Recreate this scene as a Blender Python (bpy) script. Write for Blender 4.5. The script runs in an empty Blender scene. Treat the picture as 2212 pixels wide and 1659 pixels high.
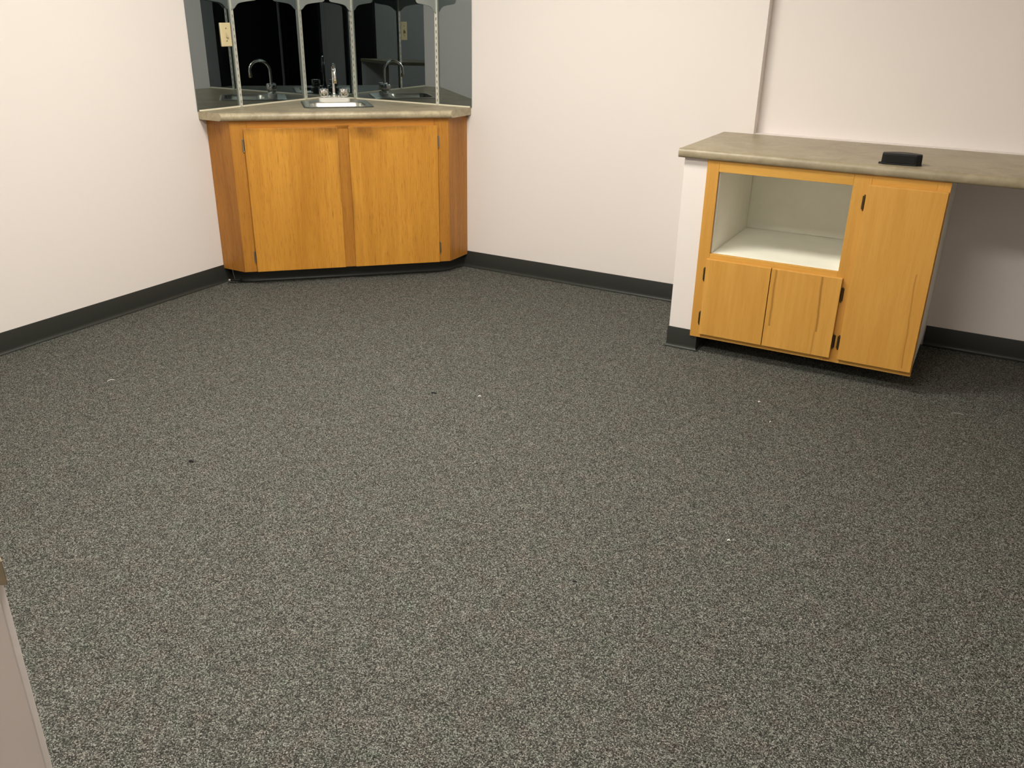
import bpy, bmesh, math, random
from mathutils import Vector, Matrix
random.seed(7)
S = bpy.context.scene
COL = S.collection
PI = math.pi

# ------------------------------------------------------------------ camera
YAW, PITCH, ROLL = 2.07072, -0.41174, 0.01724
CAM = Vector((3.62458, -4.25805, 1.41853))
fw = Vector((math.cos(PITCH)*math.cos(YAW), math.cos(PITCH)*math.sin(YAW), math.sin(PITCH)))
rt = fw.cross(Vector((0, 0, 1))).normalized()
up = rt.cross(fw)
r2 = math.cos(ROLL)*rt + math.sin(ROLL)*up
u2 = -math.sin(ROLL)*rt + math.cos(ROLL)*up
cd = bpy.data.cameras.new('camera')
cam = bpy.data.objects.new('camera', cd)
COL.objects.link(cam)
cam.matrix_world = Matrix(((r2.x, u2.x, -fw.x, CAM.x), (r2.y, u2.y, -fw.y, CAM.y), (r2.z, u2.z, -fw.z, CAM.z), (0, 0, 0, 1)))
cd.sensor_fit = 'HORIZONTAL'
cd.sensor_width = 36.0
cd.lens = 1852.74/2212*36.0
cd.clip_start = 0.02
S.camera = cam

# ------------------------------------------------------------------ world, exposure
W = bpy.data.worlds.new('world')
S.world = W
W.use_nodes = True
W.node_tree.nodes['Background'].inputs[0].default_value = (1, 0.95, 0.9, 1)
W.node_tree.nodes['Background'].inputs[1].default_value = 0.0
S.view_settings.view_transform = 'Standard'
S.view_settings.look = 'None'
S.view_settings.gamma = 1
S.view_settings.use_curve_mapping = False
S.view_settings.exposure = 0.0
LAMP_COLOR = (1.0, 0.97, 0.88)
LAMPS = [(1.8, -1.75, 0.0, 34.0), (2.6, -3.5, 0.0, 37.0)]    # x, y, turn, strength of the ceiling troffers

# ------------------------------------------------------------------ dimensions (metres)
CEIL = 2.52
HS = 0.914            # sink counter top
H2 = 0.8923           # wall counter top
JOG, REC = 2.587, 0.062
ROOM_X, ROOM_Y = 5.0, -5.0

# ------------------------------------------------------------------ material helpers
def new_mat(name):
    m = bpy.data.materials.new(name)
    m.use_nodes = True
    nt = m.node_tree
    return m, nt, nt.nodes['Principled BSDF']

def nd(nt, kind, **kw):
    n = nt.nodes.new(kind)
    for k, v in kw.items():
        if k in n.inputs:
            n.inputs[k].default_value = v
        else:
            setattr(n, k, v)
    return n

def ramp(nt, stops, interp='LINEAR'):
    r = nt.nodes.new('ShaderNodeValToRGB')
    e = r.color_ramp.elements
    r.color_ramp.interpolation = interp
    while len(e) < len(stops):
        e.new(0.5)
    for i, (p, c) in enumerate(stops):
        e[i].position = p
        e[i].color = (*c, 1) if len(c) == 3 else c
    return r

def math_node(nt, op, a, b=None, c=None):
    n = nt.nodes.new('ShaderNodeMath')
    n.operation = op
    for i, v in enumerate((a, b, c)):
        if v is None:
            continue
        if hasattr(v, 'links') or hasattr(v, 'is_linked'):
            nt.links.new(v, n.inputs[i])
        else:
            n.inputs[i].default_value = v
    return n.outputs[0]

def mix_col(nt, fac, a, b, mode='MIX'):
    n = nt.nodes.new('ShaderNodeMix')
    n.data_type = 'RGBA'
    n.blend_type = mode
    for s, v in ((n.inputs['Factor'], fac), (n.inputs[6], a), (n.inputs[7], b)):
        if hasattr(v, 'is_linked'):
            nt.links.new(v, s)
        elif isinstance(v, (int, float)):
            s.default_value = v
        else:
            s.default_value = (*v, 1)
    return n.outputs[2]

def plain(name, col, rough=0.5, metal=0.0, spec=0.5, bump=0.0, bscale=300, var=0.0):
    m, nt, b = new_mat(name)
    b.inputs['Base Color'].default_value = (*col, 1)
    b.inputs['Roughness'].default_value = rough
    b.inputs['Metallic'].default_value = metal
    b.inputs['Specular IOR Level'].default_value = spec
    tc = nd(nt, 'ShaderNodeTexCoord')
    if var:
        n = nd(nt, 'ShaderNodeTexNoise', Scale=9.0, Detail=5.0)
        nt.links.new(tc.outputs['Object'], n.inputs['Vector'])
        r = ramp(nt, [(0.25, tuple(c*(1-var) for c in col)), (0.75, tuple(min(1, c*(1+var)) for c in col))])
        nt.links.new(n.outputs['Fac'], r.inputs[0])
        nt.links.new(r.outputs[0], b.inputs['Base Color'])
    if bump:
        n = nd(nt, 'ShaderNodeTexNoise', Scale=float(bscale), Detail=3.0)
        nt.links.new(tc.outputs['Object'], n.inputs['Vector'])
        bp = nd(nt, 'ShaderNodeBump', Strength=bump, Distance=0.001)
        nt.links.new(n.outputs['Fac'], bp.inputs['Height'])
        nt.links.new(bp.outputs[0], b.inputs['Normal'])
    return m

def wood(name, light, dark, pore, horizontal=False, streaks=(), seed=0.0, pore_amt=0.55, contrast=1.0, grime=None):
    """Oak veneer: broad bands, cathedral figure and short dark pores running with the grain."""
    m, nt, b = new_mat(name)
    tc = nd(nt, 'ShaderNodeTexCoord')
    def mapped(sx, sz):
        mp = nd(nt, 'ShaderNodeMapping')
        mp.inputs['Location'].default_value = (seed, seed*0.7, seed*1.3)
        mp.inputs['Scale'].default_value = (sz, sx, sx) if horizontal else (sx, sx, sz)
        nt.links.new(tc.outputs['Object'], mp.inputs['Vector'])
        return mp.outputs[0]
    n1 = nd(nt, 'ShaderNodeTexNoise', Scale=1.0, Detail=4.0, Roughness=0.55, Distortion=0.4)
    nt.links.new(mapped(9.0, 0.9), n1.inputs['Vector'])
    n2 = nd(nt, 'ShaderNodeTexNoise', Scale=1.0, Detail=3.0, Roughness=0.6)
    nt.links.new(mapped(60.0, 3.0), n2.inputs['Vector'])
    n3 = nd(nt, 'ShaderNodeTexNoise', Scale=1.0, Detail=2.0, Roughness=0.7)
    nt.links.new(mapped(330.0, 14.0), n3.inputs['Vector'])
    f = math_node(nt, 'ADD', math_node(nt, 'MULTIPLY', n1.outputs['Fac'], 0.6), math_node(nt, 'MULTIPLY', n2.outputs['Fac'], 0.4))
    c = 0.16/contrast
    r = ramp(nt, [(0.5-c, dark), (0.5+c, light)])
    nt.links.new(f, r.inputs[0])
    pr = ramp(nt, [(0.56, (0, 0, 0)), (0.70, (1, 1, 1))])
    nt.links.new(n3.outputs['Fac'], pr.inputs[0])
    pf = math_node(nt, 'MULTIPLY', pr.outputs[0], pore_amt)
    col = mix_col(nt, pf, r.outputs[0], pore)
    if streaks:
        sx = nd(nt, 'ShaderNodeSeparateXYZ')
        nt.links.new(tc.outputs['Object'], sx.inputs[0])
        wn = nd(nt, 'ShaderNodeTexNoise', Scale=1.0, Detail=4.0)
        nt.links.new(mapped(3.0, 9.0), wn.inputs['Vector'])
        wob = math_node(nt, 'MULTIPLY', math_node(nt, 'SUBTRACT', wn.outputs['Fac'], 0.5), 0.016)
        for (x0, slope, z0, z1, w, amt) in streaks:
            xx = math_node(nt, 'ADD', math_node(nt, 'MULTIPLY', sx.outputs[2], slope), x0)
            d = math_node(nt, 'ABSOLUTE', math_node(nt, 'SUBTRACT', math_node(nt, 'ADD', sx.outputs[0], wob), xx))
            k = nd(nt, 'ShaderNodeMapRange')
            k.inputs['From Min'].default_value = 0.0
            k.inputs['From Max'].default_value = w
            k.inputs['To Min'].default_value = amt
            k.inputs['To Max'].default_value = 0.0
            nt.links.new(d, k.inputs['Value'])
            inz = math_node(nt, 'MULTIPLY', math_node(nt, 'GREATER_THAN', sx.outputs[2], z0), math_node(nt, 'LESS_THAN', sx.outputs[2], z1))
            col = mix_col(nt, math_node(nt, 'MULTIPLY', k.outputs[0], inz), col, (0.25, 0.105, 0.014))
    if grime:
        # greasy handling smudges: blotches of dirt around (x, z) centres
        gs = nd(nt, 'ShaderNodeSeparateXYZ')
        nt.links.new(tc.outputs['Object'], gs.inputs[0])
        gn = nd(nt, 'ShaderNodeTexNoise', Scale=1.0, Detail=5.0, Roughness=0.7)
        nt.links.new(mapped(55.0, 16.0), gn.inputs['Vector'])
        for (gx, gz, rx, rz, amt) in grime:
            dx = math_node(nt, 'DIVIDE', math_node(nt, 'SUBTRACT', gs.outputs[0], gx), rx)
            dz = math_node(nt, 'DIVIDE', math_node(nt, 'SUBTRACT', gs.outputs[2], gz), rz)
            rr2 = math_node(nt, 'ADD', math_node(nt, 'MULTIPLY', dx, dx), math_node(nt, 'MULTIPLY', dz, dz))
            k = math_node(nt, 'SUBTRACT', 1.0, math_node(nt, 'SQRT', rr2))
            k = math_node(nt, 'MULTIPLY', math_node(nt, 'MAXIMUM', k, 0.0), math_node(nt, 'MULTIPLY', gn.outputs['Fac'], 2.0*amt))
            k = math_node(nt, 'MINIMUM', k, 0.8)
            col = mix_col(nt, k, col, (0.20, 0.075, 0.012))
    nt.links.new(col, b.inputs['Base Color'])
    b.inputs['Roughness'].default_value = 0.42
    b.inputs['Specular IOR Level'].default_value = 0.35
    bp = nd(nt, 'ShaderNodeBump', Strength=0.15, Distance=0.0006)
    nt.links.new(n3.outputs['Fac'], bp.inputs['Height'])
    nt.links.new(bp.outputs[0], b.inputs['Normal'])
    return m

def laminate(name, a, b_, c, scale=1.0):
    m, nt, b = new_mat(name)
    tc = nd(nt, 'ShaderNodeTexCoord')
    n1 = nd(nt, 'ShaderNodeTexNoise', Scale=7.0*scale, Detail=6.0, Roughness=0.62, Distortion=0.8)
    n2 = nd(nt, 'ShaderNodeTexNoise', Scale=55.0*scale, Detail=4.0, Roughness=0.6)
    nt.links.new(tc.outputs['Object'], n1.inputs['Vector'])
    nt.links.new(tc.outputs['Object'], n2.inputs['Vector'])
    f = math_node(nt, 'ADD', math_node(nt, 'MULTIPLY', n1.outputs['Fac'], 0.7), math_node(nt, 'MULTIPLY', n2.outputs['Fac'], 0.3))
    r = ramp(nt, [(0.36, a), (0.5, b_), (0.64, c)])
    nt.links.new(f, r.inputs[0])
    nt.links.new(r.outputs[0], b.inputs['Base Color'])
    b.inputs['Roughness'].default_value = 0.38
    b.inputs['Specular IOR Level'].default_value = 0.4
    return m

def carpet_mat():
    m, nt, b = new_mat('carpet')
    tc = nd(nt, 'ShaderNodeTexCoord')
    P = tc.outputs['Object']
    v = nd(nt, 'ShaderNodeTexVoronoi', Scale=390.0, Randomness=1.0)
    nt.links.new(P, v.inputs['Vector'])
    n1 = nd(nt, 'ShaderNodeTexNoise', Scale=390.0, Detail=3.0, Roughness=0.7)
    nt.links.new(P, n1.inputs['Vector'])
    sep = nd(nt, 'ShaderNodeSeparateColor')
    nt.links.new(v.outputs['Color'], sep.inputs[0])
    f = math_node(nt, 'ADD', math_node(nt, 'MULTIPLY', sep.outputs[0], 0.55), math_node(nt, 'MULTIPLY', n1.outputs['Fac'], 0.75))
    r = ramp(nt, [(0.26, (0.005, 0.005, 0.004)), (0.45, (0.040, 0.040, 0.034)), (0.64, (0.090, 0.090, 0.077)), (0.84, (0.22, 0.22, 0.192)), (1.0, (0.50, 0.50, 0.45))])
    nt.links.new(f, r.inputs[0])
    # patchy tint, greenish to reddish brown
    n2 = nd(nt, 'ShaderNodeTexNoise', Scale=14.0, Detail=6.0, Roughness=0.65)
    nt.links.new(P, n2.inputs['Vector'])
    tint = ramp(nt, [(0.36, (0.97, 1.01, 0.99)), (0.5, (1.0, 0.99, 1.0)), (0.64, (1.06, 0.97, 0.98))])
    nt.links.new(n2.outputs['Fac'], tint.inputs[0])
    col = mix_col(nt, 1.0, r.outputs[0], tint.outputs[0], 'MULTIPLY')
    n3 = nd(nt, 'ShaderNodeTexNoise', Scale=34.0, Detail=4.0, Roughness=0.7)
    nt.links.new(P, n3.inputs['Vector'])
    val = ramp(nt, [(0.32, (0.88, 0.88, 0.88)), (0.68, (1.11, 1.11, 1.11))])
    nt.links.new(n3.outputs['Fac'], val.inputs[0])
    col = mix_col(nt, 1.0, col, val.outputs[0], 'MULTIPLY')
    nt.links.new(col, b.inputs['Base Color'])
    b.inputs['Roughness'].default_value = 0.95
    b.inputs['Specular IOR Level'].default_value = 0.1
    h = math_node(nt, 'ADD', math_node(nt, 'MULTIPLY', v.outputs['Distance'], -1.0), n1.outputs['Fac'])
    bp = nd(nt, 'ShaderNodeBump', Strength=0.9, Distance=0.004)
    nt.links.new(h, bp.inputs['Height'])
    nt.links.new(bp.outputs[0], b.inputs['Normal'])
    return m

def mirror_mat():
    m, nt, b = new_mat('smoked mirror')
    out = nt.nodes['Material Output']
    g = nd(nt, 'ShaderNodeBsdfGlossy')
    g.inputs['Color'].default_value = (0.215, 0.247, 0.258, 1)
    g.inputs['Roughness'].default_value = 0.0
    nt.links.new(g.outputs[0], out.inputs['Surface'])
    return m

def emit_mat(name, col, strength):
    m, nt, b = new_mat(name)
    out = nt.nodes['Material Output']
    e = nd(nt, 'ShaderNodeEmission')
    e.inputs[0].default_value = (*col, 1)
    e.inputs[1].default_value = strength
    nt.links.new(e.outputs[0], out.inputs['Surface'])
    return m

def ceiling_mat():
    m, nt, b = new_mat('ceiling tile')
    tc = nd(nt, 'ShaderNodeTexCoord')
    br = nd(nt, 'ShaderNodeTexBrick', Scale=1.0)
    br.offset = 0.0
    br.inputs['Color1'].default_value = (0.78, 0.77, 0.74, 1)
    br.inputs['Color2'].default_value = (0.76, 0.75, 0.72, 1)
    br.inputs['Mortar'].default_value = (0.85, 0.84, 0.82, 1)
    br.inputs['Mortar Size'].default_value = 0.012
    br.inputs['Brick Width'].default_value = 0.61
    br.inputs['Row Height'].default_value = 0.61
    nt.links.new(tc.outputs['Object'], br.inputs['Vector'])
    nt.links.new(br.outputs['Color'], b.inputs['Base Color'])
    b.inputs['Roughness'].default_value = 0.9
    return m

M_WALL = plain('painted wall', (0.80, 0.735, 0.70), 0.72, spec=0.25, bump=0.08, bscale=220)
M_CARPET = carpet_mat()
M_CEIL = ceiling_mat()
M_BASE = plain('charcoal vinyl base', (0.026, 0.027, 0.023), 0.42, spec=0.4)
M_DOOR = plain('dark stained door', (0.016, 0.014, 0.013), 0.35)
M_OAK = wood('golden oak', (0.55, 0.245, 0.038), (0.39, 0.158, 0.021), (0.22, 0.078, 0.010), seed=0.0, pore_amt=0.7)
M_OAK_H = wood('golden oak rail', (0.58, 0.25, 0.04), (0.42, 0.165, 0.022), (0.25, 0.085, 0.011), horizontal=True, seed=3.1)
M_OAK_D = wood('golden oak side', (0.50, 0.215, 0.038), (0.32, 0.125, 0.019), (0.17, 0.06, 0.009), seed=5.4, pore_amt=0.7)
M_MAPLE = wood('honey oak', (0.66, 0.35, 0.075), (0.55, 0.265, 0.048), (0.38, 0.165, 0.026), seed=8.2, pore_amt=0.25)
M_MAPLE_H = wood('honey oak rail', (0.67, 0.37, 0.08), (0.56, 0.28, 0.05), (0.38, 0.17, 0.026), horizontal=True, seed=9.7, pore_amt=0.3)
M_MELA = plain('white melamine', (0.90, 0.875, 0.77), 0.5, var=0.03)
M_LAM = laminate('taupe laminate', (0.245, 0.198, 0.125), (0.305, 0.25, 0.16), (0.36, 0.30, 0.20))
M_LAM_SINK = laminate('pale taupe laminate', (0.29, 0.24, 0.155), (0.40, 0.335, 0.22), (0.50, 0.42, 0.285), 1.4)
M_CAULK = plain('pale caulk', (0.72, 0.66, 0.50), 0.6)
M_MIRROR = mirror_mat()
M_CHROME = plain('chrome', (0.82, 0.82, 0.80), 0.07, metal=1.0)
M_STEEL = plain('brushed steel', (0.62, 0.59, 0.51), 0.36, metal=1.0)
M_ALU = plain('satin aluminium', (0.80, 0.79, 0.70), 0.38, metal=0.45)
M_SLOT = plain('dark slot', (0.01, 0.01, 0.01), 0.6)
M_BRACKET = plain('grey bracket metal', (0.42, 0.44, 0.42), 0.45, metal=0.25)
M_PLATE = plain('cream plastic', (0.74, 0.62, 0.36), 0.4)
M_BRASS = plain('antique brass', (0.10, 0.075, 0.035), 0.38, metal=0.8)
M_NICKEL = plain('aged nickel', (0.34, 0.32, 0.26), 0.32, metal=0.9)
M_BLACK = plain('black plastic', (0.007, 0.007, 0.007), 0.5, spec=0.3)
M_WHITE = plain('white lint', (0.8, 0.78, 0.72), 0.8)
M_DARKLINT = plain('dark lint', (0.008, 0.008, 0.008), 0.9)
M_CLEAR = plain('pale faucet base', (0.88, 0.86, 0.80), 0.25, metal=0.15)

# ------------------------------------------------------------------ mesh helpers
def obj(name, bm, mat, parent=None, smooth=None, bevel=0.0, segs=2):
    bmesh.ops.recalc_face_normals(bm, faces=bm.faces)
    me = bpy.data.meshes.new(name)
    bm.to_mesh(me)
    bm.free()
    me.materials.append(mat)
    o = bpy.data.objects.new(name, me)
    COL.objects.link(o)
    if parent:
        o.parent = parent
    if bevel:
        b = o.modifiers.new('bevel', 'BEVEL')
        b.width = bevel
        b.segments = segs
        b.limit_method = 'ANGLE'
        b.angle_limit = math.radians(40)
    if smooth:
        for p in me.polygons:
            p.use_smooth = True
        me.set_sharp_from_angle(angle=math.radians(smooth))
    return o

def tag(o, label=None, cat=None, group=None, kind=None):
    for k, v in (('label', label), ('category', cat), ('group', group), ('kind', kind)):
        if v:
            o[k] = v
    return o

def thing(name, label, cat, loc=(0, 0, 0), rz=0.0, group=None):
    o = bpy.data.objects.new(name, None)
    COL.objects.link(o)
    o.location = loc
    o.rotation_euler = (0, 0, rz)
    o.empty_display_size = 0.05
    return tag(o, label, cat, group)

def struct(name, bm, mat, label=None, **kw):
    o = obj(name, bm, mat, **kw)
    return tag(o, label, None, None, 'structure')

def add_box(bm, x0, x1, y0, y1, z0, z1):
    vs = [bm.verts.new((x, y, z)) for z in (z0, z1) for x, y in ((x0, y0), (x1, y0), (x1, y1), (x0, y1))]
    for f in ((3, 2, 1, 0), (4, 5, 6, 7), (0, 1, 5, 4), (1, 2, 6, 5), (2, 3, 7, 6), (3, 0, 4, 7)):
        bm.faces.new([vs[i] for i in f])

def box(*a):
    bm = bmesh.new()
    add_box(bm, *a)
    return bm

def add_loft(bm, rings, closed_ring=True, caps=True):
    rv = [[bm.verts.new(p) for p in r] for r in rings]
    n = len(rv[0])
    for a, b in zip(rv, rv[1:]):
        for i in range(n if closed_ring else n-1):
            j = (i+1) % n
            bm.faces.new((a[i], a[j], b[j], b[i]))
    if caps:
        bm.faces.new(rv[0][::-1])
        bm.faces.new(rv[-1])

def add_prism(bm, pts, z0, z1):
    add_loft(bm, [[(x, y, z0) for x, y in pts], [(x, y, z1) for x, y in pts]])

def add_tube(bm, path, rad, n=14, caps=True):
    path = [Vector(p) for p in path]
    rads = rad if isinstance(rad, (list, tuple)) else [rad]*len(path)
    rings = []
    prev = None
    for i, p in enumerate(path):
        t = (path[min(i+1, len(path)-1)] - path[max(i-1, 0)]).normalized()
        if prev is None:
            a = Vector((0, 0, 1)) if abs(t.z) < 0.9 else Vector((1, 0, 0))
            nrm = t.cross(a).normalized()
        else:
            nrm = (prev - t*prev.dot(t)).normalized()
        prev = nrm
        bn = t.cross(nrm)
        rings.append([tuple(p + rads[i]*(math.cos(2*PI*k/n)*nrm + math.sin(2*PI*k/n)*bn)) for k in range(n)])
    add_loft(bm, rings, True, caps)

def add_lathe(bm, prof, n=24, c=(0, 0, 0)):
    rings = [[(c[0]+r*math.cos(2*PI*k/n), c[1]+r*math.sin(2*PI*k/n), c[2]+z) for k in range(n)] for r, z in prof]
    add_loft(bm, rings)

def rrect(x0, x1, y0, y1, r, n=6):
    pts = []
    for cx, cy, a0 in ((x1-r, y0+r, -PI/2), (x1-r, y1-r, 0), (x0+r, y1-r, PI/2), (x0+r, y0+r, PI)):
        for k in range(n+1):
            a = a0 + PI/2*k/n
            pts.append((cx+r*math.cos(a), cy+r*math.sin(a)))
    return pts

BASE_PROF = [(0.0, 0.0), (0.013, 0.0), (0.0135, 0.0025), (0.010, 0.004), (0.0065, 0.0075), (0.0045, 0.014), (0.004, 0.022), (0.004, 0.092), (0.0025, 0.0964), (0.0, 0.0964)]

def add_cove(bm, path, top=0.0964):
    """Cove base along a plan path; the room lies on the right-hand side of the travel direction."""
    n = len(path)
    rings = []
    P = [Vector(p) for p in path]
    for i, p in enumerate(P):
        d0 = (P[i]-P[i-1]).normalized() if i > 0 else None
        d1 = (P[i+1]-P[i]).normalized() if i < n-1 else None
        nn = [Vector((d.y, -d.x)) for d in (d0, d1) if d is not None]
        if len(nn) == 2:
            m = (nn[0]+nn[1]).normalized()
            m = m/max(0.3, m.dot(nn[0]))
        else:
            m = nn[0]
        rings.append([(p.x+m.x*o, p.y+m.y*o, min(z, top)) for o, z in BASE_PROF])
    add_loft(bm, rings)

# ------------------------------------------------------------------ room shell
struct('floor', box(-0.1, ROOM_X+0.1, ROOM_Y-0.1, 0.15, -0.08, 0.0), M_CARPET, 'speckled charcoal grey carpet floor')
struct('wall_left', box(-0.1, 0.0, ROOM_Y-0.1, 0.15, 0.0, CEIL), M_WALL, 'pale pinkish wall left of the corner sink')
bm = bmesh.new()
add_box(bm, 0.0, JOG, 0.0, 0.15, 0.0, CEIL)
add_box(bm, JOG, ROOM_X, 0.0, 0.15, 0.0, H2+0.001)
add_box(bm, JOG, ROOM_X, REC, 0.15, H2+0.001, CEIL)
struct('wall_back', bm, M_WALL, 'pale wall with a shallow recess above the long counter')
struct('wall_right', box(ROOM_X, ROOM_X+0.1, ROOM_Y-0.1, 0.15, 0.0, CEIL), M_WALL)
struct('wall_rear', box(0.0, ROOM_X, ROOM_Y-0.1, ROOM_Y, 0.0, CEIL), M_WALL)
struct('ceiling', box(-0.1, ROOM_X+0.1, ROOM_Y-0.1, 0.15, CEIL, CEIL+0.1), M_CEIL)
bm = bmesh.new()
add_cove(bm, [(0.0, ROOM_Y), (0.0, -0.915)])
struct('baseboard_left', bm, M_BASE, 'charcoal vinyl cove base along the left wall', smooth=35)
bm = bmesh.new()
add_cove(bm, [(0.945, 0.0), (2.466, 0.0)])
struct('baseboard_back', bm, M_BASE, 'charcoal vinyl cove base between corner cabinet and white stub wall', smooth=35)
bm = bmesh.new()
add_cove(bm, [(3.501, 0.0), (ROOM_X, 0.0)])
struct('baseboard_kneehole', bm, M_BASE, 'charcoal vinyl cove base under the long counter', smooth=35)
# stub wall carrying the counter's left end
struct('wall_stub', box(2.4661, 2.597, -0.640, 0.0, 0.0, H2-0.0364), M_WALL, 'narrow pale stub wall under the counter end', bevel=0.004)
bm = bmesh.new()
add_cove(bm, [(2.4661, 0.0), (2.4661, -0.640), (2.597, -0.640), (2.597, -0.36)])
struct('baseboard_stub', bm, M_BASE, 'charcoal vinyl cove base wrapping the stub wall', smooth=35)

# doors behind the camera, seen only in the smoked mirrors
def dark_door(name, x0, x1, y0, y1, along, label):
    if along == 'y':
        d = struct(name, box(ROOM_X-0.035, ROOM_X, y0, y1, 0.005, 2.05), M_DOOR, label)
        fr = bmesh.new()
        add_box(fr, ROOM_X-0.05, ROOM_X, y0-0.07, y0, 0.0, 2.12)
        add_box(fr, ROOM_X-0.05, ROOM_X, y1, y1+0.07, 0.0, 2.12)
        add_box(fr, ROOM_X-0.05, ROOM_X, y0, y1, 2.05, 2.12)
        kb = bmesh.new()
        add_tube(kb, [(ROOM_X-0.035, y1-0.08, 1.0), (ROOM_X-0.07, y1-0.08, 1.0), (ROOM_X-0.075, y1-0.08, 1.0), (ROOM_X-0.10, y1-0.08, 1.0)], [0.012, 0.012, 0.028, 0.02])
        obj('door_knob', kb, M_CHROME, d, smooth=40)
    else:
        d = struct(name, box(x0, x1, ROOM_Y, ROOM_Y+0.035, 0.005, 2.05), M_DOOR, label)
        fr = bmesh.new()
        add_box(fr, x0-0.06, x0, ROOM_Y, ROOM_Y+0.05, 0.0, 2.12)
        add_box(fr, x1, x1+0.06, ROOM_Y, ROOM_Y+0.05, 0.0, 2.12)
        add_box(fr, x0, x1, ROOM_Y, ROOM_Y+0.05, 2.05, 2.12)
    obj('door_frame', fr, plain('dark door frame', (0.02, 0.018, 0.016), 0.4), d)
dark_door('door_1', 0, 0, -4.82, -3.92, 'y', 'dark door reflected in the left smoked mirror')
dark_door('door_2', 3.51, 3.86, 0, 0, 'x', 'dark door reflected in the right smoked mirror')
dark_door('door_3', 4.38, 4.90, 0, 0, 'x', 'dark door reflected beside the seam of the smoked mirrors')

# ceiling troffers (the room's lamps, above the frame)
for i, (lx, ly, rz, st) in enumerate(LAMPS):
    t = thing('ceiling_light', ['recessed fluorescent ceiling light nearer the corner sink', 'recessed fluorescent ceiling light nearer the room entrance'][i],
              'ceiling light', (lx, ly, CEIL), rz, 'ceiling lights')
    bm = bmesh.new()
    for a in ((-0.61, 0.61, -0.305, -0.275), (-0.61, 0.61, 0.275, 0.305), (-0.61, -0.58, -0.275, 0.275), (0.58, 0.61, -0.275, 0.275)):
        add_box(bm, *a, -0.02, 0.0)
    obj('light_frame', bm, plain('white enamel', (0.8, 0.8, 0.78), 0.4), t)
    obj('diffuser', box(-0.58, 0.58, -0.275, 0.275, -0.012, -0.002), emit_mat('lamp diffuser', LAMP_COLOR, st), t)

# ------------------------------------------------------------------ corner sink cabinet
LC, RC = Vector((0.1627, -0.9833)), Vector((0.9817, -0.1922))
U = (RC-LC).normalized()
N = Vector((U.y, -U.x))
LEN = (RC-LC).length
RZ = math.atan2(U.y, U.x)
FB, FT = 0.0779, HS-0.0389
def to_local(p):
    d = Vector(p)-LC
    return (d.dot(U), -d.dot(N))
sink_cab = thing('sink_cabinet', 'golden oak corner cabinet with two doors under the sink counter', 'cabinet', (LC.x, LC.y, 0), RZ)
g = 0.002
pts = [to_local(p) for p in ((g, LC.y), (LC.x, LC.y), (RC.x, RC.y), (RC.x, -g), (g, -g))]
# side panels, perpendicular to the walls
def panel(name, a, b, thick, inward, mat):
    a, b = Vector(to_local(a)), Vector(to_local(b))
    d = (b-a).normalized()
    w = Vector((-d.y, d.x))*thick*inward
    bm = bmesh.new()
    add_prism(bm, [tuple(a), tuple(b), tuple(b+w), tuple(a+w)], FB, FT)
    return obj(name, bm, mat, sink_cab)
panel('side_panel', (g, LC.y), (LC.x-0.0008, LC.y), 0.018, 1, M_OAK_D)
panel('side_panel', (RC.x, RC.y+0.0008), (RC.x, -g), 0.018, 1, M_OAK_D)
# face frame: stiles and rails, grain along each
def fpart(name, x0, x1, z0, z1, mat, y0=0.0, y1=0.02, bev=0.0008):
    return obj(name, box(x0, x1, y0, y1, z0, z1), mat, sink_cab, bevel=bev, segs=1)
fpart('stile', 0.0, 0.085, FB, FT, M_OAK)
fpart('stile', LEN-0.079, LEN, FB, FT, M_OAK)
fpart('stile', 0.535, 0.605, FB, FT-0.03, M_OAK)
fpart('top_rail', 0.0855, LEN-0.0795, 0.826, FT, M_OAK_H)
fpart('bottom_rail', 0.0855, LEN-0.0795, FB, 0.10, M_OAK_H, 0.001)
fpart('cabinet_floor', 0.06, LEN-0.06, FB, FB+0.018, M_OAK_H, 0.0205, 0.10)
def hinge(parent, x, z0, z1, y, mat, flip=1, double=False):
    """Surface butt hinge: leaf plate, barrel with ball finials."""
    bm = bmesh.new()
    h = z1-z0
    add_box(bm, x, x+flip*0.007, y-0.0015, y+0.001, z0+0.006, z1-0.006) if flip > 0 else add_box(bm, x-0.007, x, y-0.0015, y+0.001, z0+0.006, z1-0.006)
    o = obj('hinge', bm, mat, parent, bevel=0.0006, segs=1)
    bm = bmesh.new()
    r = 0.0042
    prof = [(0.0004, 0.0), (0.0026, 0.001), (0.0034, 0.003), (0.0024, 0.0055), (r, 0.0065)]
    seg = (h-0.013)/3
    z = 0.0065
    for k in range(3):
        prof += [(r, z+seg-0.0007), (r*0.8, z+seg-0.0005), (r*0.8, z+seg-0.0002)] if k < 2 else [(r, z+seg)]
        z += seg
        if k < 2:
            prof.append((r, z))
    prof += [(0.0024, h-0.0055), (0.0034, h-0.003), (0.0026, h-0.001), (0.0004, h)]
    add_lathe(bm, prof, 14, (x, y-0.004, z0))
    obj('hinge_barrel', bm, mat, o, smooth=40)
    return o
DT = 0.018
def sink_door(x0, x1, hx, flip, seed, grime):
    m = wood('golden oak door', (0.66, 0.31, 0.045), (0.51, 0.22, 0.026), (0.31, 0.112, 0.013), seed=seed, pore_amt=0.65, contrast=1.15, grime=grime)
    d = obj('door', box(x0, x1, -DT, -0.0005, 0.0805, 0.8365), m, sink_cab, bevel=0.0015)
    for z0, z1 in ((0.7165, 0.786), (0.1275, 0.197)):
        hinge(d, hx, z0, z1, -0.0015, M_NICKEL, flip)
    return d
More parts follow.
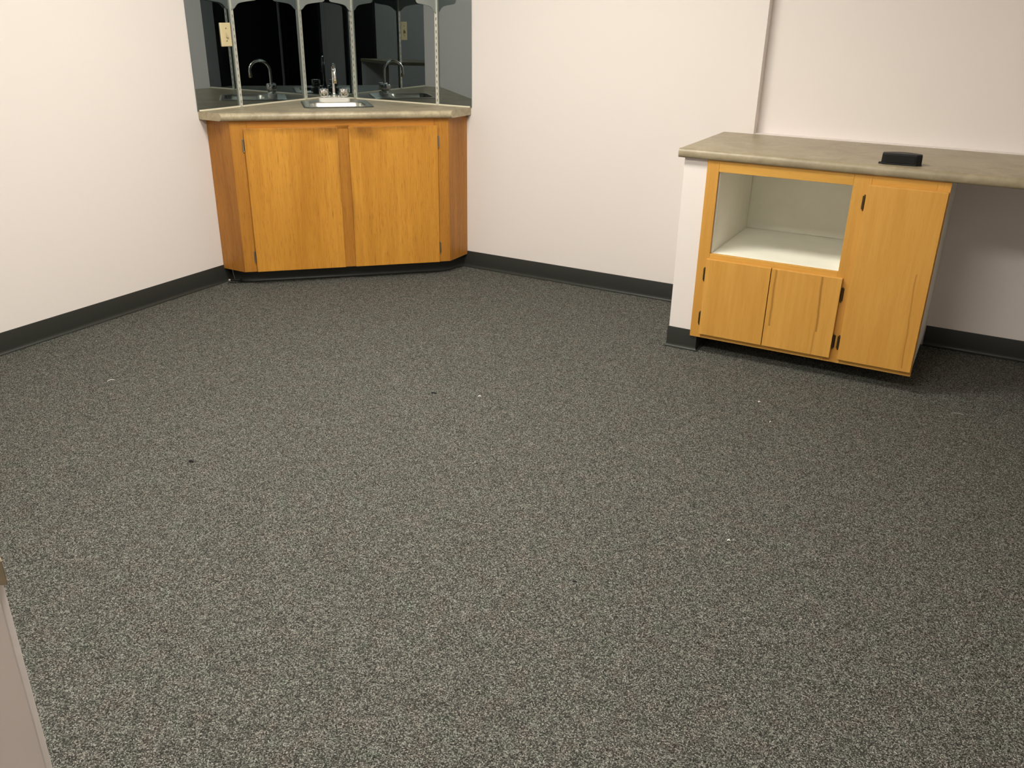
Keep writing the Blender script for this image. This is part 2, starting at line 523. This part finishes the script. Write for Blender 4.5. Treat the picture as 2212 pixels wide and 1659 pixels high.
sink_door(0.0672, 0.5427, 0.0615, -1, 12.3, ((0.50, 0.835, 0.12, 0.07, 1.0), (0.30, 0.84, 0.20, 0.035, 0.7), (0.10, 0.84, 0.06, 0.04, 0.6), (0.545, 0.62, 0.02, 0.20, 0.6)))
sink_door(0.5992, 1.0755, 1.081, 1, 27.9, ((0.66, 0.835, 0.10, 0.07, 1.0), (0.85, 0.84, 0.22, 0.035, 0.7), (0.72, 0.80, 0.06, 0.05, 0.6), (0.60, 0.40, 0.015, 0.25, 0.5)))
# recessed vinyl toe kick following the cabinet plan with rounded corners
tk = [(g, -0.93), (0.06, -0.93), (0.10, -0.922), (0.14, -0.897), (0.42, -0.632), (0.885, -0.188), (0.912, -0.150), (0.925, -0.10), (0.93, -0.06), (0.945, -0.03), (0.955, -g)]
bm = bmesh.new()
add_cove(bm, [to_local(p) for p in tk], top=FB-0.001)
obj('toe_kick', bm, M_BASE, sink_cab, smooth=50)

# ------------------------------------------------------------------ sink counter (with a cut-out) on the cabinet
YL, XR, OV = -1.0278, 1.0094, 0.030
c_thing = thing('sink_counter', 'mottled taupe laminate corner countertop around the small sink', 'countertop', (0, 0, FT))
def front_pt(d, side):
    """Point on the line parallel to the cabinet front, d outward of it, where it meets the counter's end."""
    o = LC + N*d
    t = (YL-o.y)/U.y if side == 'L' else (XR-o.x)/U.x
    return o + U*t
TH = HS-FT
SD = Vector((1, -1)).normalized()     # outwards from the room corner
SL = Vector((1, 1)).normalized()      # sideways, to the right
def sk(out, lat):
    p = SD*out + SL*lat
    return (p.x, p.y)
hole = [sk(y, x) for x, y in rrect(-0.165, 0.165, 0.315, 0.625, 0.05)]
back = OV-0.034
outer = [(0.001, YL), tuple(front_pt(back, 'L')), tuple(front_pt(back, 'R')), (XR, -0.001), (0.001, -0.001)]
bm = bmesh.new()
loops = {}
for z in (0.0005, TH):
    allv = []
    for nm, L in (('o', outer), ('h', hole)):
        vs = [bm.verts.new((x, y, z)) for x, y in L]
        loops[(nm, z)] = vs
        for i in range(len(vs)):
            bm.edges.new((vs[i], vs[(i+1) % len(vs)]))
        allv += vs
    es = [e for e in bm.edges if all(abs(v.co.z-z) < 1e-6 for v in e.verts)]
    bmesh.ops.triangle_fill(bm, edges=es, use_beauty=True)
for nm in 'oh':
    a, b = loops[(nm, 0.0005)], loops[(nm, TH)]
    for i in range(len(a)):
        j = (i+1) % len(a)
        bm.faces.new((a[i], a[j], b[j], b[i]))
# rounded nosing along the front, with square-cut ends
prof = [(back, 0.0005)]
rr = TH/2
for k in range(9):
    a = -PI/2 + PI*k/8
    prof.append((OV-0.016+0.016*math.cos(a), rr+(rr+0.001)*math.sin(a)))
prof.append((OV-0.024, TH+0.0008))
prof.append((back, TH))
prof[1] = (prof[1][0], 0.0005)
add_loft(bm, [[(*front_pt(d, s), z) for d, z in prof] for s in 'LR'])
obj('laminate_top', bm, M_LAM_SINK, c_thing, smooth=40)
bm = bmesh.new()
cz = TH+0.0005
for a, b in (((0.006, YL+0.004), (0.006, -0.006)), ((0.006, -0.006), (XR-0.002, -0.006))):
    ax, ay = a
    bx, by = b
    if ax == bx:
        add_loft(bm, [[(ax, y, cz), (ax+0.007, y, cz), (ax+0.0055, y, cz+0.005), (ax, y, cz+0.007)] for y in (ay, by)])
    else:
        add_loft(bm, [[(x, ay, cz), (x, ay-0.007, cz), (x, ay-0.0055, cz+0.005), (x, ay, cz+0.007)] for x in (ax, bx)])
obj('caulk_bead', bm, M_CAULK, c_thing)

# ------------------------------------------------------------------ drop-in bar sink
sz = thing('bar_sink', 'small square stainless bar sink set into the corner counter', 'sink', (0, 0, HS))
sz.rotation_euler = (0, 0, -PI/4)      # local x = outwards from the corner, local y = sideways
bm = bmesh.new()
def ring(x0, x1, y0, y1, r, z):
    return [(x, y, z) for x, y in rrect(x0, x1, y0, y1, r, 6)]
rings = [ring(0.262, 0.645, -0.19, 0.19, 0.035, 0.0006), ring(0.266, 0.641, -0.186, 0.186, 0.034, 0.004), ring(0.275, 0.632, -0.178, 0.178, 0.032, 0.0055),
         ring(0.388, 0.622, -0.150, 0.150, 0.045, 0.005), ring(0.392, 0.618, -0.146, 0.146, 0.045, 0.0005), ring(0.398, 0.612, -0.140, 0.140, 0.045, -0.03),
         ring(0.405, 0.605, -0.132, 0.132, 0.045, -0.12), ring(0.425, 0.585, -0.112, 0.112, 0.04, -0.15)]
rv = [[bm.verts.new(p) for p in r] for r in rings]
for a, b in zip(rv, rv[1:]):
    for i in range(len(a)):
        j = (i+1) % len(a)
        bm.faces.new((a[i], a[j], b[j], b[i]))
bm.faces.new(rv[-1])
obj('basin', bm, M_STEEL, sz, smooth=35)
bm = bmesh.new()
add_lathe(bm, [(0.001, 0.0), (0.038, 0.0), (0.04, 0.002), (0.03, 0.003), (0.022, 0.0015), (0.001, 0.0015)], 24, (0.505, 0, -0.1495))
obj('drain', bm, M_CHROME, sz, smooth=40)

# ------------------------------------------------------------------ faucet on the sink's rear ledge
fa = thing('faucet', 'chrome gooseneck faucet with two clear knob handles behind the sink', 'faucet', (*sk(0.345, -0.002), HS+0.0055), -PI/4)
bm = bmesh.new()
for z0, z1, i in ((0.0, 0.017, 0.0), (0.017, 0.021, 0.004)):
    a = rrect(-0.026+i*0, 0.026-i*0, -0.088, 0.088, 0.024, 6)
    b = rrect(-0.026+i, 0.026-i, -0.088+i, 0.088-i, 0.022, 6)
    add_loft(bm, [[(x, y, z0) for x, y in a], [(x, y, z1) for x, y in b]])
obj('faucet_base', bm, M_CLEAR, fa, smooth=40)
for sy in (-1, 1):
    bm = bmesh.new()
    n = 32
    rr_ = []
    for z, r, lob in ((0.021, 0.013, 0), (0.026, 0.013, 0), (0.027, 0.019, 0.6), (0.034, 0.0245, 1), (0.066, 0.0265, 1), (0.071, 0.023, 0.8), (0.0725, 0.012, 0)):
        rr_.append([((r+lob*0.0022*math.cos(8*2*PI*k/n))*math.cos(2*PI*k/n), sy*0.056+(r+lob*0.0022*math.cos(8*2*PI*k/n))*math.sin(2*PI*k/n), z) for k in range(n)])
    add_loft(bm, rr_)
    obj('knob_handle', bm, M_CHROME, fa, smooth=50)
bm = bmesh.new()
add_lathe(bm, [(0.014, 0.021), (0.016, 0.026), (0.0165, 0.031), (0.0135, 0.036), (0.010, 0.039), (0.009, 0.05)], 20)
for sy in (-1, 1):
    add_lathe(bm, [(0.002, 0.0205), (0.006, 0.0215), (0.0075, 0.027), (0.006, 0.032), (0.001, 0.034)], 12, (0.004, sy*0.027, 0))
obj('spout_collar', bm, M_CHROME, fa, smooth=45)
path = [(0, 0, 0.035), (0, 0, 0.08), (0, 0, 0.125)]
R_ = 0.058
for k in range(1, 15):
    a = PI - (PI*1.08)*k/14
    path.append((R_ + R_*math.cos(a), 0, 0.140 + R_*1.05*math.sin(a)))
bm = bmesh.new()
add_tube(bm, path, 0.0082, 16)
sp = obj('spout', bm, M_CHROME, fa, smooth=50)
e = Vector(path[-1])
dr = (Vector(path[-1])-Vector(path[-2])).normalized()
bm = bmesh.new()
add_tube(bm, [e-dr*0.004, e+dr*0.0, e+dr*0.001, e+dr*0.018], [0.009, 0.0095, 0.0105, 0.0105], 16)
obj('aerator', bm, plain('brass aerator', (0.60, 0.52, 0.34), 0.25, metal=1.0), sp, smooth=40)

# ------------------------------------------------------------------ smoked mirrors on both walls
ml = tag(obj('wall_mirror', box(0.0005, 0.006, -1.0312, -0.0065, HS+0.001, 2.2), M_MIRROR), 'dark smoked mirror on the left wall beside the light switch', 'mirror')
mr = tag(obj('wall_mirror', box(0.0005, 1.0148, -0.006, -0.0005, HS+0.001, 2.2), M_MIRROR), 'dark smoked mirror on the back wall right of the corner', 'mirror')

# ------------------------------------------------------------------ slotted shelf standards with brackets
def make_standard(loc, rz, label):
    """Local x along the wall, local -y out into the room."""
    t = thing('shelf_standard', label, 'shelf standard', loc, rz, 'slotted shelf standards on the mirrors')
    bm = bmesh.new()
    z0, z1 = 0.003, 1.15
    w, d = 0.0088, 0.0085
    add_box(bm, -w, -w+0.0022, -d, 0.0, z0, z1)
    add_box(bm, w-0.0022, w, -d, 0.0, z0, z1)
    # web between the flanges, interrupted by slots
    z = z0
    sw = 0.0022
    add_box(bm, -w+0.0022, -sw, -d, -d+0.002, z0, z1)
    add_box(bm, sw, w-0.0022, -d, -d+0.002, z0, z1)
    k = 0
    while z < z1-0.03:
        za = z + 0.0175
        add_box(bm, -sw, sw, -d, -d+0.002, z, za)
        z += 0.0325
        k += 1
    obj('slotted_channel', bm, M_ALU, t)
    obj('channel_back', box(-w+0.0022, w-0.0022, -0.002, 0.0, z0, z1), M_SLOT, t)
    # bracket: concave gusset rising into an arm
    zb = 1.397-HS
    pr = [(0.003, 0.0), (0.012, 0.0), (0.020, 0.003), (0.028, 0.009), (0.036, 0.017), (0.047, 0.025), (0.065, 0.031), (0.10, 0.036), (0.170, 0.043), (0.182, 0.048), (0.188, 0.060), (0.188, 0.080), (0.182, 0.087), (0.003, 0.087)]
    th = 0.0022
    bm = bmesh.new()
    add_loft(bm, [[(sx, -d-p+0.003, zb+q) for p, q in pr] for sx in (-th, th)])
    br = obj('bracket', bm, M_BRACKET, t, bevel=0.0006, segs=1)
    obj('bracket_lip', box(-0.007, 0.007, -d-0.186, -d-0.001, zb+0.087, zb+0.0885), M_BRACKET, br)
    return t
D1, D2 = (0.0065, 0), (0, -0.0065)
make_standard((0.0065, -0.737, HS), PI/2, 'slotted metal shelf standard just right of the light switch')
make_standard((0.0065, -0.222, HS), PI/2, 'slotted metal shelf standard on the left mirror nearer the faucet')
make_standard((0.209, -0.0065, HS), 0, 'slotted metal shelf standard just right of the faucet')
make_standard((0.794, -0.0065, HS), 0, 'slotted metal shelf standard nearest the right mirror edge')

# ------------------------------------------------------------------ light switch
sw_ = thing('light_switch', 'cream toggle light switch plate on the left smoked mirror', 'light switch', (0.0065, -0.790, 1.2755), PI/2)
bm = bmesh.new()
ro = rrect(-0.0355, 0.0355, -0.057, 0.057, 0.003, 3)
ri = rrect(-0.032, 0.032, -0.0535, 0.0535, 0.003, 3)
add_loft(bm, [[(x, 0.0, z) for x, z in ro], [(x, -0.0035, z) for x, z in ro], [(x, -0.0065, z) for x, z in ri]])
obj('wall_plate', bm, M_PLATE, sw_, smooth=30)
bm = bmesh.new()
add_loft(bm, [[(x, y, z) for x, z in ((-0.0045, z0), (0.0045, z0), (0.0045, z1), (-0.0045, z1))] for y, z0, z1 in ((-0.006, -0.012, 0.012), (-0.008, -0.011, 0.010), (-0.020, -0.014, -0.005))])
obj('toggle', bm, plain('cream toggle', (0.62, 0.53, 0.33), 0.4), sw_)
for zz in (0.030, -0.030):
    bm = bmesh.new()
    add_tube(bm, [(0, -0.006, zz), (0, -0.0075, zz)], 0.0035, 12)
    obj('plate_screw', bm, plain('dull brass screw', (0.30, 0.24, 0.14), 0.5, metal=0.5), sw_)

# ------------------------------------------------------------------ rod hanging under the corner cabinet
rod = thing('hanging_rod', 'small black rod with shiny tip hanging under the corner cabinet', 'rod', (0.075, -0.975, 0.018), 0.0)
rd = Vector((0.055, 0.028, 0.002))
c0 = Vector((-0.03, -0.022, 0.0))
bm = bmesh.new()
add_tube(bm, [c0+rd*0.18, c0+rd*0.9, c0+rd*0.93, c0+rd*1.12], [0.0062, 0.0062, 0.0062, 0.011], 12)
obj('rod_body', bm, M_BLACK, rod, smooth=40)
bm = bmesh.new()
add_tube(bm, [c0-rd*0.06, c0, c0+rd*0.16, c0+rd*0.181], [0.004, 0.0078, 0.0078, 0.006], 12)
obj('rod_tip', bm, M_CHROME, rod, smooth=40)
bm = bmesh.new()
add_tube(bm, [c0+rd*0.55+Vector((0, 0, 0.006)), c0+rd*0.48+Vector((0, 0, 0.03)), c0+rd*0.42+Vector((0, 0, FB-0.018))], 0.0011, 8)
obj('wire', bm, plain('grey wire', (0.25, 0.24, 0.23), 0.4, metal=0.6), rod, smooth=60)

# ------------------------------------------------------------------ long counter along the back wall
X0, XE, YF, T2 = 2.4455, ROOM_X-0.002, -0.668, 0.0362
lc_ = thing('long_counter', 'long taupe laminate countertop running along the back wall', 'countertop', (X0, 0, H2-T2))
prof = [(-0.001, 0.0005), (-0.001, T2), (YF+0.034, T2), (YF+0.027, T2-0.0012), (YF+0.022, T2+0.0012), (YF+0.015, T2+0.0022), (YF+0.008, T2+0.0005), (YF+0.003, T2-0.005), (YF+0.0005, T2-0.012), (YF, T2-0.020), (YF+0.001, 0.007), (YF+0.004, 0.002), (YF+0.008, 0.0005)]
bm = bmesh.new()
add_loft(bm, [[(x, y, z) for y, z in prof] for x in (0.0, XE-X0)])
obj('laminate_top', bm, M_LAM, lc_, smooth=40)

# ------------------------------------------------------------------ wall cabinet under the long counter
FX0, FX1, FY, FZ0, FZ1 = 2.5715, 3.5013, -0.6536, 0.0732, H2-T2-0.0003
wc = thing('base_cabinet', 'honey oak base cabinet with open cubby and three doors', 'cabinet', (FX0, FY, 0))
def wpart(name, x0, x1, z0, z1, mat, y0=0.0, y1=0.019, bev=0.0008, parent=None):
    return obj(name, box(x0-FX0, x1-FX0, y0, y1, z0, z1), mat, parent or wc, bevel=bev, segs=1)
OX0, OX1, OZ0, OZ1 = 2.6225, 3.1575, 0.4618, 0.8099
wpart('stile', FX0, OX0, FZ0, FZ1, M_MAPLE, y1=0.0128)
wpart('stile', OX1, 3.2235, FZ0, FZ1, M_MAPLE)
wpart('stile', 3.455, FX1, FZ0, FZ1, M_MAPLE)
wpart('top_rail', OX0+0.0003, OX1-0.0003, OZ1, FZ1, M_MAPLE_H, 0.0003)
wpart('top_rail', 3.2238, 3.4547, 0.80, FZ1, M_MAPLE_H, 0.0003)
wpart('middle_rail', OX0+0.0003, OX1-0.0003, 0.42, OZ0-0.001, M_MAPLE_H, 0.0003)
wpart('bottom_rail', OX0+0.0003, OX1-0.0003, FZ0, 0.115, M_MAPLE_H, 0.0006)
wpart('bottom_rail', 3.2238, 3.4547, FZ0, 0.115, M_MAPLE_H, 0.0006)
# white melamine carcass
D = -FY
bx0, bx1 = 2.6000, 3.4975
wpart('cubby_side', OX0-0.014, OX0+0.004, 0.445, FZ1, M_MELA, 0.0195, D-0.06)
wpart('cubby_side', OX1+0.002, OX1+0.018, 0.10, FZ1, M_MELA, 0.0195, D-0.06)
wpart('cubby_back', OX0+0.0045, OX1+0.0015, OZ0+0.0005, FZ1-0.002, M_MELA, D-0.068, D-0.06)
wpart('cubby_shelf', OX0+0.0045, OX1+0.0015, 0.445, OZ0, M_MELA, 0.0195, D-0.06)
wpart('cubby_ceiling', OX0+0.0045, OX1+0.0015, FZ1-0.018, FZ1-0.001, M_MELA, 0.0195, D-0.068)
wpart('side_panel', bx1-0.016, bx1, FZ0, FZ1, plain('grey white melamine', (0.80, 0.78, 0.70), 0.5, bump=0.2, bscale=120), 0.0195, D-0.002)
wpart('bottom_panel', bx0, bx1-0.0165, FZ0, FZ0+0.016, M_MELA, 0.0195, D-0.002)
tkm = plain('black toe board', (0.02, 0.02, 0.018), 0.5)
wpart('toe_kick', bx0, bx1-0.006, 0.0, FZ0-0.0005, tkm, 0.25, 0.267)
wpart('toe_kick', bx1-0.022, bx1-0.006, 0.0, FZ0-0.0005, tkm, 0.2675, D-0.016)
def cab_door(x0, x1, z0, z1, hinges, seed, streaks=()):
    m = wood('honey oak door', (0.68, 0.36, 0.078), (0.575, 0.28, 0.052), (0.40, 0.175, 0.028), seed=seed, pore_amt=0.22, streaks=streaks)
    d = obj('door', box(x0-FX0, x1-FX0, -0.0185, -0.0005, z0, z1), m, wc, bevel=0.0015)
    for hx, a, b, fl in hinges:
        hinge(d, hx-FX0, a, b, -0.0012, M_BRASS, fl)
    return d
L_ = lambda x: x-FX0
cab_door(2.6161, 2.8945, 0.0958, 0.4404, [(2.6105, 0.335, 0.401, -1), (2.6105, 0.133, 0.199, -1)], 41.2)
cab_door(2.8980, 3.1812, 0.0958, 0.4404, [(3.1865, 0.337, 0.403, 1), (3.1855, 0.133, 0.199, 1)], 47.7,
         streaks=((L_(2.925), -0.02, 0.19, 0.4375, 0.007, 0.75), (L_(3.118), -0.03, 0.20, 0.437, 0.007, 0.8), (L_(3.105), 0.01, 0.096, 0.2, 0.005, 0.45)))
cab_door(3.2130, 3.4981, 0.0958, 0.8198, [(3.2075, 0.7172, 0.7809, -1), (3.2075, 0.133, 0.199, -1)], 53.4,
         streaks=((L_(3.470), -0.05, 0.11, 0.50, 0.004, 0.6),))

# ------------------------------------------------------------------ black box on the counter
bt = thing('plastic_box', 'small black plastic box with a curved back on the long counter', 'box', (3.2315, -0.6009, H2+0.0003), math.atan2(0.0138, 0.151))
def arc_plan(ins, w=0.151, d0=0.045, d1=0.075):
    pts = [(0.004+ins, 0.012+ins*0.4), (0.014+ins, ins), (w-0.020-ins, ins), (w-ins, 0.016+ins*0.4), (w-ins, d0-ins)]
    for k in range(1, 8):
        a = k/8
        pts.append((w-ins-(w-2*ins-0.004)*a, d0+(d1-d0)*math.sin(PI*a)-ins))
    pts.append((0.004+ins, d0-ins))
    return pts
bm = bmesh.new()
add_loft(bm, [[(x, y, z) for x, y in arc_plan(i)] for i, z in ((0.0, 0.0), (0.0, 0.004), (0.0012, 0.005), (0.0022, 0.036), (0.0035, 0.0405), (0.008, 0.042))])
bb = obj('box_body', bm, M_BLACK, bt, bevel=0.0008, segs=1)
obj('front_panel', box(0.02, 0.124, -0.0008, 0.0015, 0.008, 0.033), plain('black satin panel', (0.010, 0.010, 0.009), 0.45, spec=0.3), bt, bevel=0.0005, segs=1)
obj('foot', box(-0.004, 0.012, 0.010, 0.030, 0.0, 0.006), M_BLACK, bt, bevel=0.002)

# ------------------------------------------------------------------ near counter end at the left edge of the frame
C = Vector((2.8152, -3.8648))
a_ = Vector((-0.866, -0.5)).normalized()
b_ = Vector((-0.93, 0.37)).normalized()
CZ0, CZ1 = H2-0.0353, H2
nc = thing('near_counter', 'dark taupe counter corner at the lower left edge of the photo', 'countertop', (0, 0, 0))
poly = [C, C+b_*0.75, C+b_*0.75+a_*0.6, C+a_*0.6]
bm = bmesh.new()
add_prism(bm, [tuple(p) for p in poly], CZ0, CZ1)
obj('laminate_top', bm, M_LAM, nc, bevel=0.004, segs=3)
def ray_xy(px, py):
    d = fw + r2*((px-1106)/1852.74) - u2*((py-829.5)/1852.74)
    return Vector((d.x, d.y))
camxy = Vector((CAM.x, CAM.y))
def meet(p, d, px, py):
    r = ray_xy(px, py)
    det = d.x*(-r.y) - d.y*(-r.x)
    q = camxy-p
    return p + d*((q.x*(-r.y) - q.y*(-r.x))/det)
r1 = ray_xy(99.7, 1659).normalized()
E1 = camxy + r1*0.905
pa = Vector((-0.866, -0.5))
pb = Vector((-0.5, 0.866))
E2 = meet(E1, pb, 115, 1659)
E0 = E1 + pa*0.30
E3 = E0 + (E2-E1)
bm = bmesh.new()
add_prism(bm, [tuple(p) for p in (E1, E2, E3, E0)], 0.0, CZ0-0.0003)
sp_ = obj('support_panel', bm, M_WALL, nc, bevel=0.0012)
sp_['label'] = 'pale painted support panel'

# ------------------------------------------------------------------ lint and crumbs on the carpet
def scrap(name, x, y, label, mat, L, w, bend, rz, cat='lint'):
    bm = bmesh.new()
    n = 7
    pts = [((k/(n-1)-0.5)*L, bend*math.sin(PI*k/(n-1)), 0.0035+0.002*math.sin(PI*k/(n-1))) for k in range(n)]
    add_tube(bm, pts, [0.8*w*(0.5+0.5*math.sin(PI*(k+0.5)/n)) for k in range(n)], 8)
    o = obj(name, bm, mat, smooth=60)
    o.location = (x, y, 0)
    o.rotation_euler = (0, 0, rz)
    return tag(o, label, cat, 'scraps on the carpet')
scrap('lint_scrap', 0.652, -2.231, 'curled white lint thread on the carpet near the left wall', M_WHITE, 0.030, 0.0016, 0.006, 1.0)
scrap('crumb', 1.847, -1.657, 'dark crumb in the middle of the carpet beside a pale crumb', M_DARKLINT, 0.022, 0.0035, 0.002, 0.3, 'crumb')
scrap('crumb', 2.021, -1.589, 'pale crumb in the middle of the carpet right of a dark crumb', M_WHITE, 0.012, 0.003, 0.001, 0.5, 'crumb')
scrap('crumb', 1.461, -2.546, 'dark crumb on the left part of the carpet', M_DARKLINT, 0.018, 0.004, 0.002, 0.2, 'crumb')
scrap('lint_scrap', 3.000, -1.062, 'white lint speck in front of the base cabinet, nearest it', M_WHITE, 0.010, 0.003, 0.001, 0.9)
scrap('lint_scrap', 3.083, -1.222, 'white lint speck just below another before the base cabinet', M_WHITE, 0.010, 0.0025, 0.001, 1.3)
scrap('lint_scrap', 3.698, -0.773, 'long thin pale thread on the carpet below the kneehole', M_WHITE, 0.045, 0.0007, 0.004, 0.2)
scrap('lint_scrap', 3.171, -2.088, 'white lint speck alone in the right foreground carpet', M_WHITE, 0.010, 0.0024, 0.001, 0.4)
scrap('crumb', 2.865, -2.495, 'dark crumb in the foreground of the carpet', M_DARKLINT, 0.012, 0.003, 0.001, 0.2, 'crumb')
